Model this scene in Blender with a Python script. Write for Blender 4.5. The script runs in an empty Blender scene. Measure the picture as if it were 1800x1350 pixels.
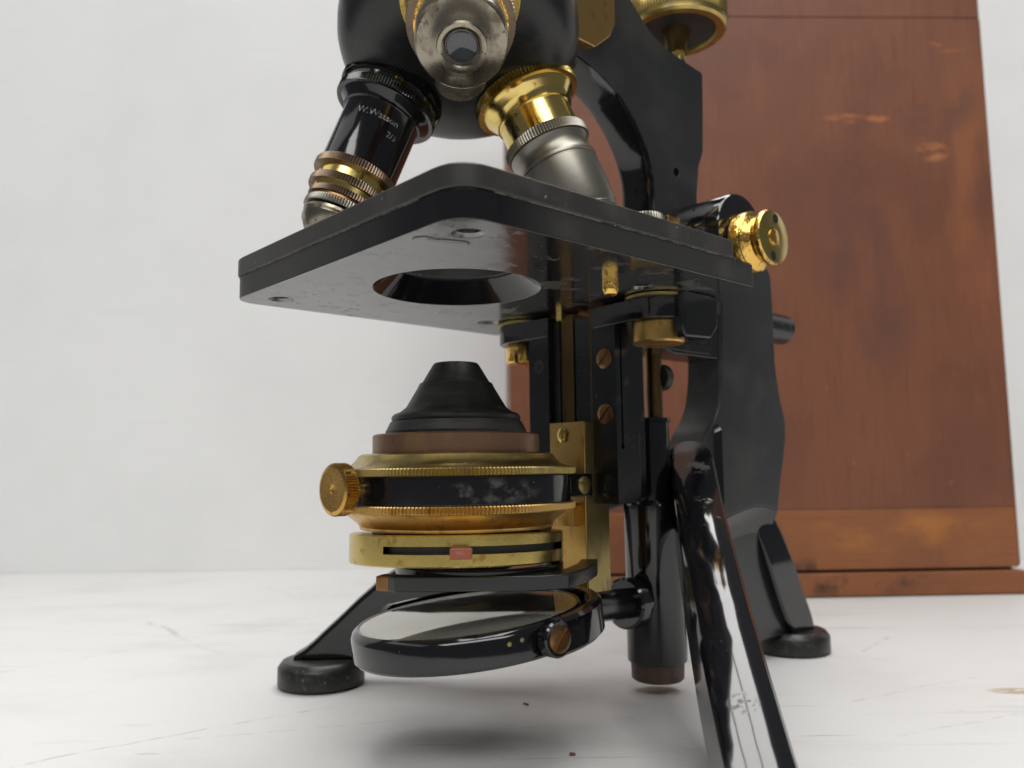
import bpy, bmesh, math, random
from mathutils import Vector, Matrix
random.seed(7)
S = 0.001                      # all dimensions below are in millimetres
R = math.radians
scene = bpy.context.scene

# ------------------------------------------------------------------ camera, world, lamps, exposure
CAM_H = 67.0
cd = bpy.data.cameras.new('camera'); cam = bpy.data.objects.new('camera', cd)
scene.collection.objects.link(cam); scene.camera = cam
cd.sensor_width = 36; cd.lens = 29.0; cd.clip_start = 0.005; cd.clip_end = 20
PITCH, ROLL = .1025, -.0132
cp, sp = math.cos(PITCH), math.sin(PITCH); cr, sr = math.cos(ROLL), math.sin(ROLL)
U0 = Vector((0, -sp, cp)); R0 = Vector((1, 0, 0)); F0 = Vector((0, cp, sp))
RR = R0*cr + U0*sr; UU = -R0*sr + U0*cr
m = Matrix((RR, UU, -F0)).transposed().to_4x4(); m.translation = Vector((0, 0, CAM_H*S)); cam.matrix_world = m
cd.dof.use_dof = True; cd.dof.focus_distance = .195; cd.dof.aperture_fstop = 17; cd.dof.aperture_blades = 0

world = bpy.data.worlds.new('World'); scene.world = world; world.use_nodes = True
bg = world.node_tree.nodes['Background']; bg.inputs['Color'].default_value = (.84, .88, .92, 1); bg.inputs['Strength'].default_value = .12

def lamp(name, loc, size, sizey, power, rot=(0, 0, 0), col=(1, .985, .965)):
    l = bpy.data.lights.new(name, 'AREA'); l.shape = 'RECTANGLE'; l.size = size; l.size_y = sizey; l.energy = power; l.color = col
    o = bpy.data.objects.new(name, l); o.location = loc; o.rotation_euler = rot; scene.collection.objects.link(o); return o
# one ceiling fitting of three diffuser panels, running away from the camera
for i in range(3):
    lamp('ceiling_and_fill_lamp', (.10 + .30*(i-1), .35, 1.45), .277, 1.9, 9.6)
# row added behind the camera to light the backdrop; another unseen lamp further left
lamp('ceiling_and_fill_lamp', (.1, -1.25, 1.45), 2.2, .6, 26)
lamp('ceiling_and_fill_lamp', (-1.5, .0, 1.45), .5, 1.9, 2.5)
scene.view_settings.view_transform = 'Standard'; scene.view_settings.look = 'None'
scene.view_settings.exposure = .03; scene.view_settings.gamma = 1

# ------------------------------------------------------------------ node materials
def ramp_node(nt, lo, hi):
    n = nt.nodes.new('ShaderNodeMapRange'); n.interpolation_type = 'SMOOTHSTEP'
    n.inputs['From Min'].default_value = lo; n.inputs['From Max'].default_value = hi
    return n
I3 = (1, 1, 1)
def MAT(name, base, metal=0., rough=.3, ior=1.5, coat=0., layers=(), bumps=(), rvar=None, lines=()):
    """layers: (noise scale per mm, stretch xyz, lo, hi, colour, rough or None, metal or None); bumps: (scale, stretch, height mm)"""
    mt = bpy.data.materials.new(name); mt.use_nodes = True; nt = mt.node_tree; N = nt.nodes; L = nt.links
    b = N['Principled BSDF']; tc = N.new('ShaderNodeTexCoord')
    mp = N.new('ShaderNodeMapping'); mp.inputs['Scale'].default_value = (1000, 1000, 1000); L.new(tc.outputs['Object'], mp.inputs['Vector'])
    def noise(sc, st, det=4, off=0):
        v = N.new('ShaderNodeVectorMath'); v.operation = 'MULTIPLY_ADD'; L.new(mp.outputs[0], v.inputs[0]); v.inputs[1].default_value = st; v.inputs[2].default_value = (off, off*1.7, -off)
        n = N.new('ShaderNodeTexNoise'); n.inputs['Scale'].default_value = sc; n.inputs['Detail'].default_value = det; n.inputs['Roughness'].default_value = .6
        L.new(v.outputs[0], n.inputs['Vector']); return n.outputs['Fac']
    cur = None; cr_ = None; cm_ = None
    def mixf(fac, a, va, vb):
        n = N.new('ShaderNodeMix'); n.data_type = 'FLOAT'; L.new(fac, n.inputs[0])
        if a is None: n.inputs[2].default_value = va
        else: L.new(a, n.inputs[2])
        n.inputs[3].default_value = vb; return n.outputs[0]
    if rvar:
        rr = ramp_node(nt, .35, .65); L.new(noise(rvar[0], rvar[1] if len(rvar) > 2 else (1, 1, 1), 5, 31), rr.inputs[0])
        rr.inputs['To Min'].default_value = rough; rr.inputs['To Max'].default_value = rvar[-1]; cr_ = rr.outputs[0]
    def math_(op, a, b_=None):
        n = N.new('ShaderNodeMath'); n.operation = op
        for k, x in enumerate((a, b_)):
            if x is None: continue
            if isinstance(x, (int, float)): n.inputs[k].default_value = x
            else: L.new(x, n.inputs[k])
        return n.outputs[0]
    def vec_(op, a, b_, out=0):
        n = N.new('ShaderNodeVectorMath'); n.operation = op
        for k, x in enumerate((a, b_)):
            if isinstance(x, tuple): n.inputs[k].default_value = x
            else: L.new(x, n.inputs[k])
        return n.outputs[out]
    for i, lay in enumerate(layers):
        sc, st, lo, hi, col, ro, me = lay[:7]
        rp = ramp_node(nt, lo, hi); L.new(noise(sc, st, 5, 13.7*(i+1)), rp.inputs[0]); f = rp.outputs[0]
        if len(lay) > 7:                              # wear confined to one place: centre and radii in mm
            c, rad = lay[7]; q = vec_('MULTIPLY', vec_('SUBTRACT', mp.outputs[0], c), tuple(1/x for x in rad))
            dist = vec_('LENGTH', q, (0, 0, 0), 1); g = ramp_node(nt, .35, 1.0); g.inputs['To Min'].default_value = 1; g.inputs['To Max'].default_value = 0
            L.new(dist, g.inputs[0]); f = math_('MULTIPLY', f, g.outputs[0])
        mx = N.new('ShaderNodeMix'); mx.data_type = 'RGBA'; L.new(f, mx.inputs[0])
        if cur is None: mx.inputs[6].default_value = (*base, 1)
        else: L.new(cur, mx.inputs[6])
        mx.inputs[7].default_value = (*col, 1); cur = mx.outputs[2]
        if ro is not None: cr_ = mixf(f, cr_, rough, ro)
        if me is not None: cm_ = mixf(f, cm_, metal, me)
    wob = None
    for (a, c, w, col, stg) in lines:                  # scratch along a segment, wavering and broken up by noise
        if wob is None:
            wn = N.new('ShaderNodeTexNoise'); wn.inputs['Scale'].default_value = .03; wn.inputs['Detail'].default_value = 3; L.new(mp.outputs[0], wn.inputs['Vector'])
            wob = vec_('MULTIPLY_ADD', wn.outputs['Color'], (9, 9, 0)); N[-1].inputs[2].default_value = (-4.5, -4.5, 0)
            wpos = vec_('ADD', mp.outputs[0], wob); brk = ramp_node(nt, .40, .62); L.new(noise(.22, I3, 4, 3.3), brk.inputs[0])
        ba = tuple(y-x for x, y in zip(a, c)); l2 = sum(x*x for x in ba)
        pa = vec_('SUBTRACT', wpos, a); hh = math_('DIVIDE', vec_('DOT_PRODUCT', pa, ba, 1), l2); hh = math_('MINIMUM', math_('MAXIMUM', hh, 0.), 1.)
        sc_ = N.new('ShaderNodeVectorMath'); sc_.operation = 'SCALE'; sc_.inputs[0].default_value = ba; L.new(hh, sc_.inputs['Scale'])
        dist = vec_('LENGTH', vec_('SUBTRACT', pa, sc_.outputs[0]), (0, 0, 0), 1)
        g = ramp_node(nt, 0, w); g.inputs['To Min'].default_value = stg; g.inputs['To Max'].default_value = 0; L.new(dist, g.inputs[0])
        f = math_('MULTIPLY', g.outputs[0], brk.outputs[0])
        mx = N.new('ShaderNodeMix'); mx.data_type = 'RGBA'; L.new(f, mx.inputs[0]); L.new(cur, mx.inputs[6]); mx.inputs[7].default_value = (*col, 1); cur = mx.outputs[2]
    b.inputs['Base Color'].default_value = (*base, 1); b.inputs['Metallic'].default_value = metal; b.inputs['Roughness'].default_value = rough
    b.inputs['IOR'].default_value = ior; b.inputs['Coat Weight'].default_value = coat; b.inputs['Coat Roughness'].default_value = .06
    if cur is not None: L.new(cur, b.inputs['Base Color'])
    if cr_ is not None: L.new(cr_, b.inputs['Roughness'])
    if cm_ is not None: L.new(cm_, b.inputs['Metallic'])
    prev = None
    for i, (sc, st, h) in enumerate(bumps):
        bu = N.new('ShaderNodeBump'); bu.inputs['Strength'].default_value = 1; bu.inputs['Distance'].default_value = h*S
        L.new(noise(sc, st, 3, 71+9*i), bu.inputs['Height'])
        if prev: L.new(prev, bu.inputs['Normal'])
        prev = bu.outputs[0]
    if prev: L.new(prev, b.inputs['Normal'])
    return mt
I3 = (1, 1, 1)
DUST = (1.3, I3, .70, .76, (.22, .21, .19), .7, None)
SMEAR = (.06, (1, 1, 1.6), .70, .82, (.035, .034, .032), .42, None)
ENAMEL = MAT('black_enamel', (.006, .006, .0075), 0, .09, 1.6, 0, (SMEAR, DUST, (.5, (4, 4, .35), .75, .77, (.10, .10, .095), .5, None)), ((.10, I3, .05),))
RINGEN = MAT('ring_enamel', (.006, .006, .0075), 0, .09, 1.6, 0, (DUST, (.16, (1, 1, 1.3), .48, .66, (.045, .045, .043), .5, None, ((-12.2, -27, 62.3), (15, 15, 3.6)))), ((.10, I3, .03),))
LEGEN = MAT('worn_leg_enamel', (.006, .006, .0075), 0, .075, 1.75, 0, (SMEAR, (.8, (.5, .5, 3.2), .745, .78, (.16, .155, .145), .6, None), DUST, (.42, (.5, .5, 3.4), .60, .70, (.06, .06, .057), .40, None, ((54, -33, 53), (13, 13, 8))), (.8, (.6, 1, 1), .47, .53, (.085, .085, .083), .6, None, ((12, -70, 22.5), (3.6, 3.6, 3.2))), (.3, I3, .46, .56, (.035, .036, .036), .55, None, ((78, -14, 66), (6, 6, 6))), (.5, I3, .5, .58, (.30, .27, .19), .7, None, ((64, -26, 57), (4, 4, 2.5))), (.05, I3, -.2, -.1, (.013, .013, .013), .46, None, ((94, -2, 77), (17, 14, 15)))), ())
SATIN = MAT('grey_worn_enamel', (.028, .027, .0255), 0, .40, 1.5, 0, ((.10, I3, .45, .7, (.042, .039, .035), .5, None), (.6, I3, .69, .73, (.26, .25, .22), .8, None), (1.0, I3, .68, .74, (.16, .155, .14), .8, None), (.35, (1, 1, 1), .71, .75, (.08, .075, .065), .8, None)), ((1.5, I3, .02),))
SIDEW = MAT('worn_side_with_reflection', (.026, .025, .0235), 0, .40, 1.5, 0, ((.10, I3, .45, .7, (.040, .037, .033), .5, None), (1.0, I3, .70, .75, (.16, .155, .14), .8, None)), ())
nt_ = SIDEW.node_tree; b_ = nt_.nodes['Principled BSDF']; a_ = nt_.nodes.new('ShaderNodeAttribute'); a_.attribute_name = 'wear'  # fade to near-black puts the corner's dark reflection into the colour
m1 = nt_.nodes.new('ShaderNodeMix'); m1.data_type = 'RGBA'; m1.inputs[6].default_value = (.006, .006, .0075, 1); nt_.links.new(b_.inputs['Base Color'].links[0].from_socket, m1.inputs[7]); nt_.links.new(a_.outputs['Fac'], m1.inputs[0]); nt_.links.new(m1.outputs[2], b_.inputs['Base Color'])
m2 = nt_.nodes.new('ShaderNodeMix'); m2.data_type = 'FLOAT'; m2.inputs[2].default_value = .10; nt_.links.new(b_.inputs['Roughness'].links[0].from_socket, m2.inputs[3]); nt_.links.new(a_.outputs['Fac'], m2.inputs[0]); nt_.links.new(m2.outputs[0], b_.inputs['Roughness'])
LIMBM = MAT('limb_enamel', (.017, .0175, .018), 0, .33, 1.5, .15, ((.05, I3, .45, .7, (.026, .026, .025), .42, None), (1.1, I3, .74, .78, (.3, .3, .28), .8, None)), ((1.8, I3, .012),))
UNDER = MAT('stage_enamel', (.012, .012, .012), 0, .10, 2.9, 0, ((.09, (1, 1, 1), .56, .64, (.05, .048, .043), .34, None), (.25, (1, 2.5, 1), .66, .71, (.010, .010, .010), .6, None), (.22, (1, 2.2, 1), .62, .65, (.012, .012, .012), .75, None, ((-16, 38, 114.5), (26, 26, 9))), (.16, (1, 1, 1), .55, .68, (.035, .033, .03), .4, None, ((-30, 22, 114.5), (16, 30, 9))), DUST), ((.11, I3, .05),), (.05, .2))
BLACKM = MAT('black_matt', (.013, .013, .013), 0, .48, 1.5, 0, ((.15, I3, .5, .72, (.028, .027, .025), .55, None), (1.5, (1, 1, 1.5), .69, .75, (.12, .12, .11), .7, None)), ((1.2, I3, .03),))
CONE = MAT('cone_black', (.012, .012, .012), 0, .44, 1.5, 0, ((.20, (.35, .35, 2.6), .48, .66, (.034, .032, .029), .52, None), (.5, (.5, .5, 2), .62, .70, (.085, .080, .070), .6, None), (1.3, I3, .68, .74, (.14, .135, .12), .7, None)), ((.5, (.3, .3, 3), .05),))
RUBBED = MAT('black_gunmetal', (.008, .0085, .0095), .05, .22, 1.55, 0, ((.2, I3, .58, .75, (.035, .034, .033), .36, .3), DUST), ((.8, I3, .02),))
BRASS = MAT('brass_lacquer', (.62, .47, .15), 1, .19, 1.5, 0, ((.25, I3, .56, .70, (.42, .24, .07), .34, 1), (1.3, I3, .67, .71, (.10, .06, .03), .6, .5)), ((.5, I3, .012),), (.1, .28))
BRASST = MAT('brass_tarnished', (.50, .38, .13), 1, .27, 1.5, 0, ((.2, I3, .45, .66, (.30, .235, .11), .42, .95), (1.2, I3, .69, .74, (.10, .07, .03), .6, .5)), ((.5, I3, .015),), (.1, .36))
BRASSY = MAT('brass_bright', (.78, .59, .20), 1, .13, 1.5, 0, ((.3, I3, .62, .75, (.50, .30, .09), .3, 1),), ((.3, I3, .01),), (.12, .2))
BRASSD = MAT('brass_brushed', (.56, .355, .12), 1, .34, 1.5, 0, ((.3, (1, 1, .4), .52, .7, (.38, .20, .055), .42, 1), (.9, I3, .69, .74, (.12, .07, .03), .6, .4)), ((1.2, (1, .2, 1), .015),))
BRASSG = MAT('brass_greenish', (.36, .29, .12), 1, .42, 1.5, 0, ((.4, (1, 1, .25), .5, .7, (.24, .19, .09), .5, 1), (1.2, I3, .66, .72, (.10, .08, .05), .6, .5)), ((1.5, (1, 1, .2), .02),))
STEELB = MAT('browned_nickel', (.235, .175, .125), 1, .36, 1.5, 0, ((.3, I3, .5, .7, (.16, .10, .065), .42, .9),), ())
DARKB = MAT('brass_dark', (.13, .085, .035), 1, .30, 1.5, 0, ((.3, (1, 1, .2), .5, .7, (.06, .04, .02), .4, .9),), ((.9, (1, 1, .2), .02),))
BRASSB = MAT('brass_brown', (.26, .145, .065), 1, .33, 1.5, 0, ((.35, I3, .5, .7, (.17, .085, .045), .45, .9),), ((.8, I3, .02),))
THUMB = MAT('thumb_brass', (.58, .34, .09), 1, .27, 1.5, 0, ((.3, I3, .5, .7, (.40, .22, .06), .4, 1), (.55, I3, .60, .65, (.07, .045, .025), .6, .4)), ((.6, I3, .02),))
HAMMER = MAT('brass_hammered', (.82, .52, .13), 1, .16, 1.5, 0, ((.35, I3, .52, .66, (.28, .16, .06), .4, .9),), ((.42, I3, .34),))
COPPER = MAT('purple_copper', (.185, .100, .062), .65, .38, 1.5, 0, ((.09, (1, 1, .4), .44, .62, (.27, .17, .075), .40, .85), (.5, I3, .6, .75, (.075, .042, .038), .5, .4)), ((.9, I3, .02),))
NICKEL = MAT('nickel', (.32, .305, .26), 1, .40, 1.5, 0, ((.16, I3, .52, .74, (.30, .27, .22), .38, 1), (.9, I3, .68, .74, (.14, .12, .09), .6, .7)), ((.7, I3, .02),))
NICKELD = MAT('nickel_stained', (.34, .305, .24), 1, .27, 1.5, 0, ((.22, I3, .46, .64, (.19, .155, .11), .38, 1), (.6, I3, .60, .70, (.075, .058, .042), .5, .8)), ((.6, I3, .03),))
RUST = MAT('brown_fibre', (.075, .040, .026), .1, .5, 1.5, 0, ((.4, I3, .5, .7, (.045, .026, .019), .55, None),), ((1., I3, .03),))
HOLE = MAT('hole_black', (.003, .003, .003), 0, .6)
PADM = MAT('foot_pad_enamel', (.016, .016, .0155), 0, .34, 1.5, 0, ((.3, I3, .5, .7, (.040, .037, .030), .5, None), (.8, I3, .645, .70, (.17, .165, .14), .8, None)), ((.9, I3, .05),))
MIRROR = MAT('mirror_glass', (.56, .555, .49), .76, .05, 1.5, 0, ((.08, I3, .45, .75, (.50, .48, .41), .14, .8), (1.4, I3, .68, .74, (.45, .44, .40), .5, .3)), ())
LENS = MAT('lens_glass', (.035, .040, .048), 0, .03, 1.7, .5, ())
RED = MAT('worn_red_tip', (.30, .085, .045), .1, .45, 1.5, 0, ((.4, I3, .56, .7, (.33, .19, .13), .5, .2),), ())
WHITE = MAT('white_fill', (.42, .42, .41), 0, .6, 1.5, 0, ((.9, I3, .44, .58, (.05, .05, .05), None, None),))
INK = MAT('black_fill', (.01, .008, .005), 0, .5)

# ------------------------------------------------------------------ mesh helpers
class MB:
    def __init__(s): s.v = []; s.f = []
    def add(s, vs, fs, M=None):
        o = len(s.v)
        s.v += [tuple(M @ Vector(p)) if M is not None else tuple(p) for p in vs]
        s.f += [tuple(i+o for i in q) for q in fs]; return s
def frame(o, z, x=None):
    z = Vector(z).normalized()
    x = Vector(x) if x is not None else (Vector((1, 0, 0)) if abs(z.x) < .9 else Vector((0, 1, 0)))
    x = (x - z*x.dot(z)).normalized(); y = z.cross(x)
    M = Matrix((x, y, z)).transposed().to_4x4(); M.translation = Vector(o); return M
def lathe(prof, n=96, M=None, knurl=(), teeth=None, depth=.25, a0=None, a1=None, mb=None, caps=True):
    """prof [(r,z)...]; indices listed in knurl carry teeth"""
    mb = mb or MB(); full = a0 is None
    if teeth: n = teeth*2
    k = n if full else n+1; vs = []; fs = []
    for i in range(k):
        t = 2*math.pi*i/n if full else a0+(a1-a0)*i/n
        for j, (r, z) in enumerate(prof):
            rr = r-depth if (j in knurl and i % 2) else r
            vs.append((rr*math.cos(t), rr*math.sin(t), z))
    P = len(prof)
    for i in range(n if full else n):
        i2 = (i+1) % k
        for j in range(P-1):
            fs.append((i*P+j, i2*P+j, i2*P+j+1, i*P+j+1))
    if full and caps:
        if prof[0][0] > 1e-6: fs.append(tuple(i*P for i in range(k))[::-1])
        if prof[-1][0] > 1e-6: fs.append(tuple(i*P+P-1 for i in range(k)))
    return mb.add(vs, fs, M)
def ring(ri, ro, z0, z1, n=96, M=None, mb=None):        # closed ring of rectangular section
    return lathe([(ri, z0), (ro, z0), (ro, z1), (ri, z1), (ri, z0)], n, M, mb=mb, caps=False)
def prism(pts, h0, h1, M=None, mb=None):                # polygon in xy, extruded along z
    mb = mb or MB(); n = len(pts)
    vs = [(x, y, h0) for x, y in pts]+[(x, y, h1) for x, y in pts]
    fs = [tuple(range(n))[::-1], tuple(range(n, 2*n))]+[(i, (i+1) % n, n+(i+1) % n, n+i) for i in range(n)]
    return mb.add(vs, fs, M)
def box(x0, x1, y0, y1, z0, z1, M=None, mb=None):
    return prism([(x0, y0), (x1, y0), (x1, y1), (x0, y1)], z0, z1, M, mb)
def cyl(o, z, r, h, n=48, ch=.2, mb=None):
    return lathe([(r-ch, 0), (r, ch), (r, h-ch), (r-ch, h)], n, frame(o, z), mb=mb)
def loft(secs, mb=None):
    mb = mb or MB(); n = len(secs[0]); vs = [p for s in secs for p in s]; fs = [tuple(range(n))[::-1], tuple(range((len(secs)-1)*n, len(secs)*n))]
    for i in range(len(secs)-1):
        for j in range(n):
            k = (j+1) % n; fs.append((i*n+j, i*n+k, (i+1)*n+k, (i+1)*n+j))
    return mb.add(vs, fs)
def roundpoly(pts, rad, seg=7):                          # round the corners of a convex-ish outline
    out = []; n = len(pts)
    for i, p in enumerate(pts):
        r = rad[i] if isinstance(rad, (list, tuple)) else rad
        p = Vector(p); a = Vector(pts[i-1])-p; b = Vector(pts[(i+1) % n])-p
        if r <= 0: out.append(tuple(p)); continue
        an = a.angle(b); d = min(r/math.tan(an/2), a.length*.49, b.length*.49)
        p0 = p+a.normalized()*d; p1 = p+b.normalized()*d
        for k in range(seg+1):
            t = k/seg; q = p0*(1-t)**2+p*2*t*(1-t)+p1*t*t; out.append(tuple(q))
    return out
AZ = Matrix(((1, 0, 0, 0), (0, 0, -1, 0), (0, 1, 0, 0), (0, 0, 0, 1)))   # prism drawn in (a,z), extruded along -b
def bm_obj(name, mb, mt, parent=None, smooth=35, bevel=0, seg=2, cut=()):
    me = bpy.data.meshes.new(name); me.from_pydata([(x*S, y*S, z*S) for x, y, z in mb.v], [], mb.f); me.update()
    b = bmesh.new(); b.from_mesh(me); bmesh.ops.recalc_face_normals(b, faces=b.faces); b.to_mesh(me); b.free()
    o = bpy.data.objects.new(name, me); scene.collection.objects.link(o); me.materials.append(mt)
    if cut:
        cs = []
        for c in cut:
            mc = bpy.data.meshes.new('c'); mc.from_pydata([(x*S, y*S, z*S) for x, y, z in c.v], [], c.f)
            b = bmesh.new(); b.from_mesh(mc); bmesh.ops.recalc_face_normals(b, faces=b.faces); b.to_mesh(mc); b.free()
            co = bpy.data.objects.new('c', mc); scene.collection.objects.link(co); cs.append(co)
            md = o.modifiers.new('b', 'BOOLEAN'); md.operation = 'DIFFERENCE'; md.object = co; md.solver = 'EXACT'
        dg = bpy.context.evaluated_depsgraph_get(); dg.update()
        nm = bpy.data.meshes.new_from_object(o.evaluated_get(dg)); o.modifiers.clear(); o.data = nm; bpy.data.meshes.remove(me); nm.name = name; me = nm
        for co in cs:
            d = co.data; bpy.data.objects.remove(co); bpy.data.meshes.remove(d)
        me.materials.clear(); me.materials.append(mt)
    for p in me.polygons: p.use_smooth = True; p.material_index = 0
    if hasattr(mb, 'wear'):
        at_ = me.attributes.new('wear', 'FLOAT', 'POINT'); at_.data.foreach_set('value', mb.wear)
    me.set_sharp_from_angle(angle=R(smooth))
    if bevel:
        md = o.modifiers.new('bevel', 'BEVEL'); md.width = bevel*S; md.segments = seg; md.limit_method = 'ANGLE'; md.angle_limit = R(32); md.harden_normals = True
    if parent: o.parent = parent
    return o
def tag(o, label=None, cat=None, kind=None, group=None):
    for k, v in (('label', label), ('category', cat), ('kind', kind), ('group', group)):
        if v: o[k] = v
    return o
def empty(name, loc, rz=0):
    o = bpy.data.objects.new(name, None); scene.collection.objects.link(o); o.location = [c*S for c in loc]; o.rotation_euler = (0, 0, rz); o.empty_display_size = .01; return o
def screw(parent, o, z, r, ang, mt, h=1.0, slot=.7, name='screw'):
    """slotted screw head: slot is cut into the head"""
    M = frame(o, z, (0, 0, 1)) if abs(Vector(z).normalized().z) < .9 else frame(o, z)
    hd = lathe([(r, 0), (r, h*.55), (r*.85, h*.9), (r*.5, h)], 40, M)
    c = box(-r*1.2, r*1.2, -slot/2, slot/2, h*.35, h*1.5, M @ Matrix.Rotation(ang, 4, 'Z'))
    return bm_obj(name, hd, mt, parent, cut=(c,))
def text_on_cyl(parent, txt, M, r, ang, L, size, mt, name='lettering', rot=0, up=-1, arcdir=-1):
    cu = bpy.data.curves.new('t', 'FONT'); cu.body = txt; cu.size = size; cu.align_x = 'LEFT'; cu.align_y = 'CENTER'; cu.resolution_u = 2
    o = bpy.data.objects.new('t', cu); scene.collection.objects.link(o)
    dg = bpy.context.evaluated_depsgraph_get(); dg.update(); me = o.evaluated_get(dg).to_mesh()
    mb = MB(); vs = []
    for v in me.vertices:
        x, y = v.co.x, v.co.y; x, y = x*math.cos(rot)-y*math.sin(rot), x*math.sin(rot)+y*math.cos(rot)
        t = ang+arcdir*x/r; vs.append((r*math.cos(t), r*math.sin(t), L+up*y))
    mb.add(vs, [tuple(p.vertices) for p in me.polygons], M)
    o.evaluated_get(dg).to_mesh_clear(); bpy.data.objects.remove(o); bpy.data.curves.remove(cu)
    return bm_obj(name, mb, mt, parent)

# ------------------------------------------------------------------ the setting: table, backdrop
def plain_mat(name):
    mt = bpy.data.materials.new(name); mt.use_nodes = True; return mt, mt.node_tree, mt.node_tree.nodes['Principled BSDF']
TABLEM = MAT('painted_table', (.63, .628, .618), 0, .55, 1.45, 0, (
    (.016, (1, 1.6, 1), .48, .72, (.575, .57, .56), None, None),
    (.035, (.35, 2.6, 1), .60, .74, (.53, .525, .51), .5, None),
    (.06, (.16, 3.8, 1), .665, .71, (.45, .445, .435), .5, None),
    (.16, (.3, 1.5, 1), .69, .73, (.50, .495, .48), .5, None),
    (.42, I3, .735, .76, (.34, .33, .31), .5, None), (.3, (.6, 1.4, 1), .36, .44, (.42, .33, .23), .6, None, ((147, 251, 0), (10, 5, 9)))), ((.35, I3, .16), (1.8, I3, .03)), None, [
    ((-164, 382, 0), (-135, 343, 0), 2.6, (.40, .395, .385), .9), ((-135, 343, 0), (-111, 315, 0), 1.8, (.50, .495, .485), .7), ((-180, 287, 0), (-86, 400, 0), 1.9, (.52, .51, .50), .8),
    ((-118, 198, 0), (-55, 242, 0), 1.1, (.46, .455, .44), .9), ((-84, 216, 0), (-30, 230, 0), .9, (.5, .49, .48), .7), ((-240, 378, 0), (-130, 345, 0), 2.2, (.56, .555, .54), .8),
    ((125, 304, 0), (147, 332, 0), 1.6, (.48, .47, .46), .9), ((96, 243, 0), (143, 268, 0), 1.1, (.5, .49, .48), .7), ((95, 212, 0), (165, 240, 0), 1.0, (.5, .49, .48), .7), ((-142, 488, 0), (-115, 448, 0), 2.4, (.52, .51, .50), .7), ((-30, 186, 0), (60, 210, 0), .8, (.54, .53, .52), .6)])
mb = MB(); box(-900, 900, -700, 700, -18, 0, mb=mb)
table = tag(bm_obj('table', mb, TABLEM, bevel=1), kind='structure', label='white painted table top with scuffs and scratches', cat='table')
WALLM = MAT('white_backdrop', (.82, .825, .82), 0, .75, 1.4, 0, ((.010, (1, 1, 1), .4, .7, (.785, .79, .785), None, None), (.09, (.12, 1, 3.0), .55, .75, (.79, .795, .79), None, None)), ((.12, (.15, 1, 2.5), .10), (1.2, I3, .03)))
mb = MB(); box(-900, 900, 578, 581, .1, 500, mb=mb)
wall = tag(bm_obj('backdrop', mb, WALLM), kind='structure', label='white backdrop standing behind the table', cat='backdrop')

# ------------------------------------------------------------------ wooden case
WOOD = dict(stretch=(1, 1, .09))
def wood(name, base, dark, orange, st, extra=()):
    mid = tuple(.5*(x+y) for x, y in zip(base, dark))
    return MAT(name, base, 0, .48, 1.45, 0, (
        (.016, (1, 1, .8), .40, .66, dark, .48, None), (.05, tuple(max(x, .12) for x in st), .48, .72, mid, None, None),
        (.5, st, .50, .74, tuple(x*.70 for x in base), None, None), (.30, I3, .52, .72, tuple(x*.88 for x in base), None, None),
        (.15, (1, 1, .35), .735, .765, (.40, .22, .13), .6, None), (.12, I3, .745, .78, (.05, .02, .012), .5, None))+tuple(extra), ((.5, st, .06), (.05, I3, .25)))
OR1, OR2 = (.40, .14, .045), (.43, .175, .065)
marks = [(.09, (.5, 1, 1.6), .44, .58, OR1, .4, None, ((53, 0, 252), (15, 30, 3.6))), (.09, (.5, 1, 1.6), .44, .58, OR1, .4, None, ((71, 0, 252), (8, 30, 3.0))),
         (.08, (.5, 1, 1.4), .44, .58, OR1, .4, None, ((107, 0, 293), (22, 30, 4.6))), (.09, (.6, 1, 1.5), .42, .56, OR2, .4, None, ((100, 0, 233.6), (11, 30, 7))),
         (.03, (1.4, 1, .35), .40, .60, (.25, .092, .038), .46, None, ((121, 0, 195), (30, 30, 130))),
         (.03, (1, 1, .5), .40, .62, (.135, .053, .034), .5, None, ((58, 0, 160), (40, 30, 75))), (.03, (1, 1, 1), .42, .6, (.135, .056, .038), .5, None, ((100, 0, 262), (34, 30, 26))),
         (.3, (1, 1, .4), .665, .70, (.42, .24, .15), .6, None, ((66, 0, 72), (55, 30, 26)))]
WOOD_V = wood('mahogany_panel', (.205, .073, .036), (.145, .053, .030), OR1, (1, 1, .07), marks)
WOOD_H = wood('mahogany_rail', (.275, .100, .036), (.19, .068, .030), OR1, (.07, 1, 1), [(.06, I3, .5, .66, (.05, .025, .016), .5, None, ((40, 0, 10), (60, 30, 12))), (.04, (.5, 1, 1), .45, .65, (.37, .14, .035), .4, None, ((60, 0, 34), (80, 30, 14)))])
case = tag(empty('wooden_case', (127.6, 425, 0), R(1.9)), 'reddish brown wooden instrument case standing upright behind the microscope', 'wooden case')
W0, W1 = -129.2, 131
bm_obj('plinth', box(W0-1.5, W1+2.6, -.8, 76, .4, 12.3), WOOD_H, case, bevel=1.0)
bm_obj('bottom_rail', box(W0+.4, W1, 0, 70, 13.7, 44.2), WOOD_H, case, bevel=.9)
bm_obj('front_panel', box(W0+.5, W1-.05, .12, 69.9, 44.23, 309.3), WOOD_V, case, bevel=.35)
bm_obj('top_rail', box(W0+.4, W1, 0, 70, 309.55, 348), WOOD_V, case, bevel=.35)
bm_obj('inner_frame', box(W0+3, W1-3, 2.5, 67, 11.5, 347), MAT('case_gap', (.012, .006, .004), 0, .7), case)
bm_obj('worn_edge', box(W1-.6, W1+.28, -.15, 40, 15, 308.8), wood('worn_corner', (.24, .088, .038), (.165, .06, .032), OR1, (1, 1, .1)), case, bevel=.4)

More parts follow.
